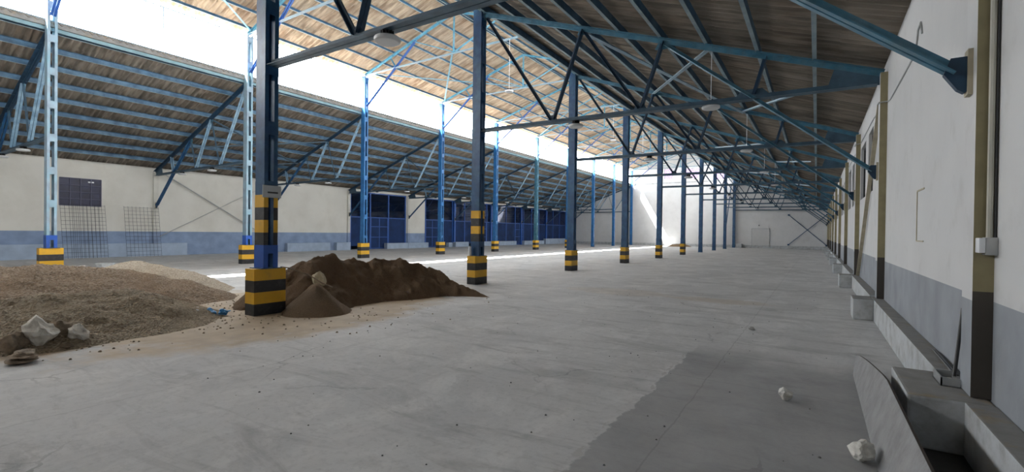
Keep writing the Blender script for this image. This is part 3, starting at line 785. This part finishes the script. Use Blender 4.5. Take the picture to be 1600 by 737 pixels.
heap('sand_heap', [(-8.35, 5.75, .52), (-8.2, 5.72, .55), (-7.95, 5.78, .36)], .84, (-9.3, -6.9, 4.6, 6.8), M['sand_dry'], 'small cone of sand in front of the long sand heap, beside the striped block', 23.9, res=.025, lump=.03, fine=.005, soft=.05)
rock('rock', (-8.58, 5.98, .40), (.17, .14, .17), M['cream'], 'cream coloured angular stone on top of the small sand cone', seed=41, jag=.3)
obj_ = obj('rope', MB().tube([(-8.70, 5.24, .875), (-8.52, 5.30, .86), (-8.45, 5.42, .80), (-8.35, 5.6, .72), (-8.15, 5.75, .56), (-7.95, 5.85, .48)], .012, 6), M['brownstone'], loc=(-8.7, 5.2, .86))
tag(obj_, 'brown rope running from the top of the striped block down to the sand', 'rope')
# scattered pebbles
random.seed(4)
mb = MB()
for k in range(300):
    a = random.random()
    if a < .5: x, y = random.gauss(-8.6, .5), random.gauss(3.2, 1.0)
    elif a < .75: x, y = random.gauss(-7.2, .6), random.gauss(5.6, 1.4)
    else: x, y = random.gauss(-10.5, .6), random.gauss(5.1, .4)
    if x < -9.6 and y < 4: continue
    if XR - .2 < x < XR + .2 and 4.6 < y < 5.4: continue
    r = random.uniform(.008, .022)
    p = [Vector((random.uniform(.7, 1.2) * r * c_, random.uniform(.7, 1.2) * r * s_, 0)) for c_, s_ in ((1, 0), (.3, .95), (-.8, .6), (-.8, -.6), (.3, -.95))]
    vs = [Vector((x, y, 0)) + q for q in p] + [Vector((x, y, r * .9)) + q * .5 for q in p]
    mb.add(vs, [(i, (i + 1) % 5, 5 + (i + 1) % 5, 5 + i) for i in range(5)] + [(5, 6, 7, 8, 9), (4, 3, 2, 1, 0)])
tag(obj('pebbles', mb, M['brownstone'], loc=(-8.6, 3.2, 0)), 'pebbles and crumbs strewn on the floor around the heaps', 'pebbles', kind='stuff')
mb = MB()
for k in range(160):
    x, y = random.uniform(-7, .2), random.uniform(2, 14); r = random.uniform(.004, .012)
    p = [Vector((random.uniform(.7, 1.2) * r * c_, random.uniform(.7, 1.2) * r * s_, 0)) for c_, s_ in ((1, 0), (.3, .95), (-.8, .6), (-.8, -.6), (.3, -.95))]
    vs = [Vector((x, y, 0)) + q for q in p] + [Vector((x, y, r * .8)) + q * .5 for q in p]
    mb.add(vs, [(i, (i + 1) % 5, 5 + (i + 1) % 5, 5 + i) for i in range(5)] + [(5, 6, 7, 8, 9), (4, 3, 2, 1, 0)])
tag(obj('grit', mb, M['steel'], loc=(-3, 8, 0)), 'dark grit scattered over the open concrete floor', 'grit', kind='stuff')
# crumpled litter
def litter(c, r, m, label, seed):
    o = rock('crumpled_bag', c, r, m, label, 'bag', seed=seed, jag=.9)
    return o
litter((-9.36, 4.02, .02), (.10, .07, .07), M['whitebag'], 'crumpled white plastic bag on the ground left of the blue ones', 51)
litter((-9.35, 4.27, .01), (.12, .07, .06), M['bluebag'], 'crumpled blue plastic bag on the ground, left one of the pair', 52)
litter((-9.15, 4.42, .01), (.11, .08, .055), M['bluebag'], 'crumpled blue plastic bag on the ground, right one of the pair, nearer the column', 53)

# ---------------------------------------------------------------- right wall fittings
t = thing('switch_box', 'white and grey electrical box on the nearest wall pillar with two conduits going up', 'electrical box', (1.05, row(0) - .17, 1.5))
bx = lambda a, b, c, d, e, f_, bev=.004: MB().box(a, b, c, d, e, f_)
obj('cover', bx(.995, 1.03, row(0) - .25, row(0) - .15, 1.49, 1.60), M['whitebag'], t, bevel=.006)
obj('case', bx(1.03, XWR, row(0) - .24, row(0) - .15, 1.475, 1.605), M['galv'], t, bevel=.006)
obj('conduit', MB().tube([(1.062, row(0) - .19, 1.6), (1.062, row(0) - .19, 4.6)], .019, 8), M['pilaster_pale'], t)
obj('conduit', MB().tube([(1.09, row(0) - .20, 1.6), (1.088, row(0) - .20, 2.3), (1.09, row(0) - .20, 4.6)], .009, 8), M['steel'], t)
tag(obj('pipe', MB().tube([(1.0, 5.42, .42), (1.085, 5.62, .98)], .014, 10), M['steel'], loc=(1.0, 5.42, .42)), 'dark steel tube leaning on the wall behind the nearest wall pillar', 'pipe')
for k, dx in enumerate((0, .045)):
    tag(obj('steel_bar', MB().tube([(1.02 + dx * .4, 5.55 - dx, .415), (1.05 + dx * .4, 6.6, .415)], .008, 6), M['steel'], loc=(1.02, 5.55, .415)), 'thin dark bar lying on the ledge beside the leaning tube, %s one' % ('inner' if k else 'outer'), 'bar', 'bars on the ledge')
t = thing('metal_bracket_box', 'open galvanised metal box on the concrete stub in front of the leaning tube', 'metal box', (.93, 5.25, .4))
m = MB(); m.box(.86, .98, 5.10, 5.11, .4, .47); m.box(.86, .87, 5.10, 5.40, .4, .47); m.box(.86, .98, 5.39, 5.40, .4, .47); m.box(.86, .98, 5.1, 5.4, .4, .406)
obj('case', m, M['galv'], t)
for k in range(3): obj('rubble_piece', MB().box(.9 + .02 * k, .925 + .02 * k, 5.16 + k * .07, 5.19 + k * .07, .406, .425), M['stone'], t)
cable = [(1.088, 7.9, 4.2), (1.088, 8.0, 4.38), (1.088, 8.2, 4.35), (1.088, 8.35, 4.1), (1.088, 9.6, 4.1), (1.088, 11.0, 4.11), (1.088, 11.35, 4.16), (.968, 11.46, 4.18), (.968, 11.8, 4.22), (1.088, 11.9, 4.26), (1.088, 14.2, 4.4), (1.088, 18, 4.45), (.968, 18.1, 4.45), (.968, 18.5, 4.45), (1.088, 18.6, 4.45), (1.088, 24.7, 4.5)]
tag(obj('cable', MB().tube(cable, .011, 6), M['galv'], loc=(1.088, 7.9, 4.2)), 'pale cable hooked on the right wall and running along it over the pillars', 'cable')
tag(obj('wall_plank', MB().bar((1.04, 12.2, 4.3), (1.04, 17.4, .45), .05, .08, up=(1, 0, 0)), M['wood'], loc=(1.04, 17.4, .45)), 'long beige plank leaning diagonally across the windows between two right wall pillars', 'plank')
m = MB(); m.box(1.092, 1.1, 8.06, 8.09, 1.55, 2.2); m.bar((1.096, 8.075, 2.2), (1.096, 7.6, 2.2), .008, .02); m.bar((1.096, 8.075, 1.55), (1.096, 7.6, 1.55), .008, .015)
struct('trim_20', m, M['wood'])

# ---------------------------------------------------------------- far wall fittings
o = struct('door_1', MB().box(-6.78, -4.86, YF - .05, YF + .02, .02, 2.38), mat('far_door_paint', (.60, .60, .59), .8, vary=.03)); LOC[o.name] = (0, 0, 0)
m = MB()
for a in (-6.82, -4.88): m.box(a, a + .06, YF - .07, YF, 0, 2.42)
m.box(-6.82, -4.82, YF - .07, YF, 2.37, 2.44)
obj('door_frame', m, M['galv'], o)
for k, (p, q) in enumerate((((-2.85, YF - .06, 4.05), (.95, YF - .06, .5)), ((-2.85, YF - .1, .5), (.95, YF - .1, 4.05)))):
    t = thing('cross_brace', 'blue brace on the far wall at its right end, %s to the right' % ('falling' if k == 0 else 'rising'), 'cross brace', p, 'crossed braces on the far wall')
    obj('rod', MB().tube([p, q], .035, 8), M['navy'], t)
    for e in (p, q): obj('end_plate', MB().box(e[0] - .1, e[0] + .1, e[1] - .02, e[1] + .05, e[2] - .09, e[2] + .09), M['navy'], t)
struct('baseboard_far', MB().box(XWL, XWR, YF - .06, YF, 0, .35), M['plinth'])
struct('trim_21', MB().box(XL, XR, YF - .04, YF, 8.45, 8.6), M['plinth'])
tag(obj('fixture', MB().lathe((-6.0, YF - .02, 2.75), [(.001, 0), (.07, .02), (.08, .08), (.001, .12)], 12), M['steel'], loc=(-6, YF, 2.75)), 'small dark lamp on the far wall above the door', 'wall lamp')
rough_box('concrete_footing', XR + .3, XR + .95, YF - .8, YF - .062, 0, .5, M['plinth'], 'pale concrete footing at the far wall under the last near row column', 'concrete block')
for s_, nm in ((-1, 'left'), (1, 'right')):
    x = XR if s_ > 0 else XL
    tag(obj('leaning_strut', MB().bar((x - 1.1, YF - 1.0, 0.0), (x - .3, YF - .8, 8.0), .10, .10), M['navy'], loc=(x - .9, YF - 1.2, 0)), 'dark blue slanted strut beside the last column of the %s row at the far wall' % ('near' if s_ > 0 else 'far'), 'strut')
heap('sand_heap', [(-15.6, 62.6, .3), (-14.6, 62.8, .35), (-13.9, 62.6, .2)], .45, (-17, -12.8, 61, 64.4), M['sand_dry'], 'tiny sand heap on the floor near the far wall where the sun beam ends', 31.4, res=.08, lump=.02)

# ---------------------------------------------------------------- left wall: pillars, braces, meshes, glazed partitions
for i in range(0, 10):
    y = row(i) if i < 9 else YF - .25
    if 25.3 < y < 31.2 or y > 34: h, m_ = zch(1.0) - .02, M['frameblue']
    else: h, m_ = zch(1.0) - .02, M['pilaster_l']
    if i == 3: m_ = M['pilaster_l']
    if i == 4: m_ = M['pilaster_l']
    o = obj('wall_pillar', MB().box(XWL - .02, mx(.985), y - .12, y + .12, 0, h), m_, loc=(XWL, y, 0))
    tag(o, '%s wall pillar along the left wall, %s from the camera' % ('blue' if m_ is M['frameblue'] else 'whitewashed', ORD[i]), 'pillar', 'pillars of the left wall')
struct('baseboard_left', MB().box(XWL, XWL + .22, YB, 13.2, 0, .72), M['plinth_l'])
for k, (p, q) in enumerate((((XWL + .14, row(1) + .15, 4.85), (XWL + .14, row(2) - .2, 1.1)), ((XWL + .2, row(1) + .15, 1.1), (XWL + .2, row(2) - .2, 4.6)))):
    tag(obj('wall_brace', MB().tube([p, q], .03 if k == 0 else .018, 6), M['galv'], loc=p), 'grey diagonal brace on the left wall, %s to the right' % ('falling' if k == 0 else 'rising'), 'wall brace', 'crossed braces on the left wall')
def wmesh(y0, y1, tilt, label):
    t = thing('wire_mesh_panel', label, 'wire mesh', (XWL + .6, (y0 + y1) / 2, 0))
    H_ = 2.75; wr = .0065
    f = lambda y, z: (XWL + .75 - .5 * z / H_, y + (z / H_) * tilt * (y - (y0 + y1) / 2), z)
    a, b = MB(), MB(); n = 9
    for k in range(n + 1): y = y0 + (y1 - y0) * k / n; a.tube([f(y, .01), f(y, H_)], wr, 5)
    for k in range(14): z = .1 + k * .2; b.tube([f(y0, z), f(y1, z)], wr, 5)
    obj('upright_wires', a, M['mesh'], t); obj('cross_wires', b, M['mesh'], t)
wmesh(7.55, 9.0, .05, 'tall wire mesh panel leaning on the left wall under the dark window')
wmesh(7.95, 9.3, -.03, 'wire mesh panel leaning close behind another under the dark window')
wmesh(10.1, 11.7, 0, 'wire mesh panel leaning on the left wall near the pillar, right of the window')
for y0, y1, lab in ((12.1, 12.3, 'left'), (10.95, 11.15, 'far left')): pass

def partition(y0, y1, label, doors, plinths):
    X = XWL - .06
    t = thing('glazed_partition', label, 'partition', (X, y0, 0))
    n = max(2, round((y1 - y0) / 2.1)); top = 4.81
    for k in range(n + 1):
        y = y0 + .05 + (y1 - y0 - .1) * k / n
        obj('post', MB().box(X - .05, X + .05, y - .05, y + .05, 0, top), M['frameblue'], t)
    for z, hh in ((2.7, .07), (4.75, .08)):
        obj('rail', MB().box(X - .03, X + .035, y0, y1, z - hh / 2, z + hh / 2), M['frameblue'], t)
    for k in range(n):
        a = y0 + .1 + (y1 - y0 - .1) * k / n; b = y0 + (y1 - y0 - .1) * (k + 1) / n
        if k in doors:
            d = obj('door_leaf', MB().box(X - .02, X + .02, a, b, .02, 2.66), M['panelblue'], t)
            fr = MB(); c = (a + b) / 2
            for q in (a + .04, c, b - .04): fr.box(X - .03, X + .03, q - .03, q + .03, .02, 2.66)
            for z in (.05, 1.0, 1.9): fr.box(X - .03, X + .03, a, b, z, z + .05)
            obj('door_frame', fr, M['frameblue'], d)
        else:
            obj('lower_panel', MB().box(X - .015, X + .015, a, b, .3, 2.66), M['panelblue'], t)
        obj('pane', MB().box(X - .004, X + .004, a, b, 2.74, 4.72), M['glassblue'], t)
    return t
partition(25.1, 31.3, 'dark blue glazed steel partition with a door between the white wall and the white pier', (1,), ())
partition(33.85, 64.35, 'long dark blue glazed steel partition filling the far part of the left wall', (0, 4, 8), ())
for k, (a, b, h) in enumerate(((28.7, 31.2, .5), (31.25, 33.9, .5), (36.9, 37.5, .45), (38.0, 40.2, .5), (42.9, 45.9, .5), (46.0, 49.8, .5), (51.7, 56.9, .5), (57.4, 63.4, .75))):
    rough_box('concrete_plinth', XWL + .02, XWL + .42, a, b, 0, h, M['plinth_l'], ('low grey plinth block under the white pier of the left wall' if k == 1 else 'low grey plinth block along the left wall, %s of eight from the left' % ORD[k].replace('nearest', 'first')), 'plinth block', 'plinth blocks along the left wall')
for k, (a, b) in enumerate(((19.5, 23.0), (23.6, 24.9))):
    rough_box('concrete_plinth', XWL + .02, XWL + .35, a, b, 0, .62, M['plinth_l'], 'low pale plinth against the white left wall before the blue partition, %s one' % ('longer' if k == 0 else 'shorter'), 'plinth block', 'plinths on the white left wall')
# the dark neighbouring hall seen through the panes
struct('wall_neighbour_hall', MB().box(-45.2, -45, 15, YF + .3, 0, 6.5).box(-45, XWL - .26, 15, 15.2, 0, 6.5).box(-45, XWL - .26, YF, YF + .3, 0, 6.5), M['hall'])
struct('ceiling_neighbour_hall', MB().box(-45.2, XWL - .2, 15, YF + .3, 5.05, 5.15), M['sheet'])
for k in range(5):
    y = 27.5 + k * 8
    t = thing('neighbour_truss', 'faint truss in the dark hall behind the blue partition, %s from the camera' % ORD[k], 'roof truss', (-38, y, 3.6), 'trusses behind the partition')
    obj('bottom_chord', MB().bar((-44.9, y, 3.6), (-32.4, y, 3.6), .1, .1), M['galv'], t)
    obj('top_chord', MB().bar((-44.9, y, 3.7), (-32.4, y, 4.9), .1, .1), M['galv'], t)
    for q in range(5): obj('web_member', MB().bar((-43 + q * 2.4, y, 3.6), (-42 + q * 2.4, y, 3.9 + q * .22), .06, .06), M['galv'], t)

# ---------------------------------------------------------------- small things by the far left column
t = thing('plastic_tub', 'pale grey tub beside the block of the farthest left column', 'tub', (-20.4, 6.0, 0))
obj('shell', MB().lathe((-20.4, 6.0, 0), [(.20, 0), (.25, .34), (.27, .34), (.27, .37), (.235, .37), (.19, .05)], 20), M['plinth'], t)
for k, (x, y) in enumerate(((-21.6, 4.3), (-21.3, 5.1))):
    rough_box('paving_block', x, x + .5, y, y + .5, 0, .30, M['concrete'], 'grey paving block in front of the far left column, %s one' % ('left', 'right')[k], 'block', 'paving blocks')
t = thing('glass_tube', 'clear glass tube standing on the striped block of the second near column', 'glass', (XR - .1, row(1) - .24, .865))
obj('wall', MB().lathe((XR - .1, row(1) - .24, .865), [(.045, 0), (.05, .02), (.045, .26), (.055, .28), (.04, .28), (.035, .02)], 16), mat('cloudy_glass', (.7, .72, .75), .2), t)
t = thing('plaque', 'grey oval plaque fixed on the nearest column above the yellow stripe', 'plaque', (XR + .16, row(0), 2.3))
obj('plate', MB().box(XR + .155, XR + .175, row(0) - .17, row(0) + .19, 2.19, 2.42), M['galv'], t, bevel=.008)
obj('slot', MB().box(XR + .172, XR + .18, row(0) - .08, row(0) + .12, 2.27, 2.30), M['black'], t)
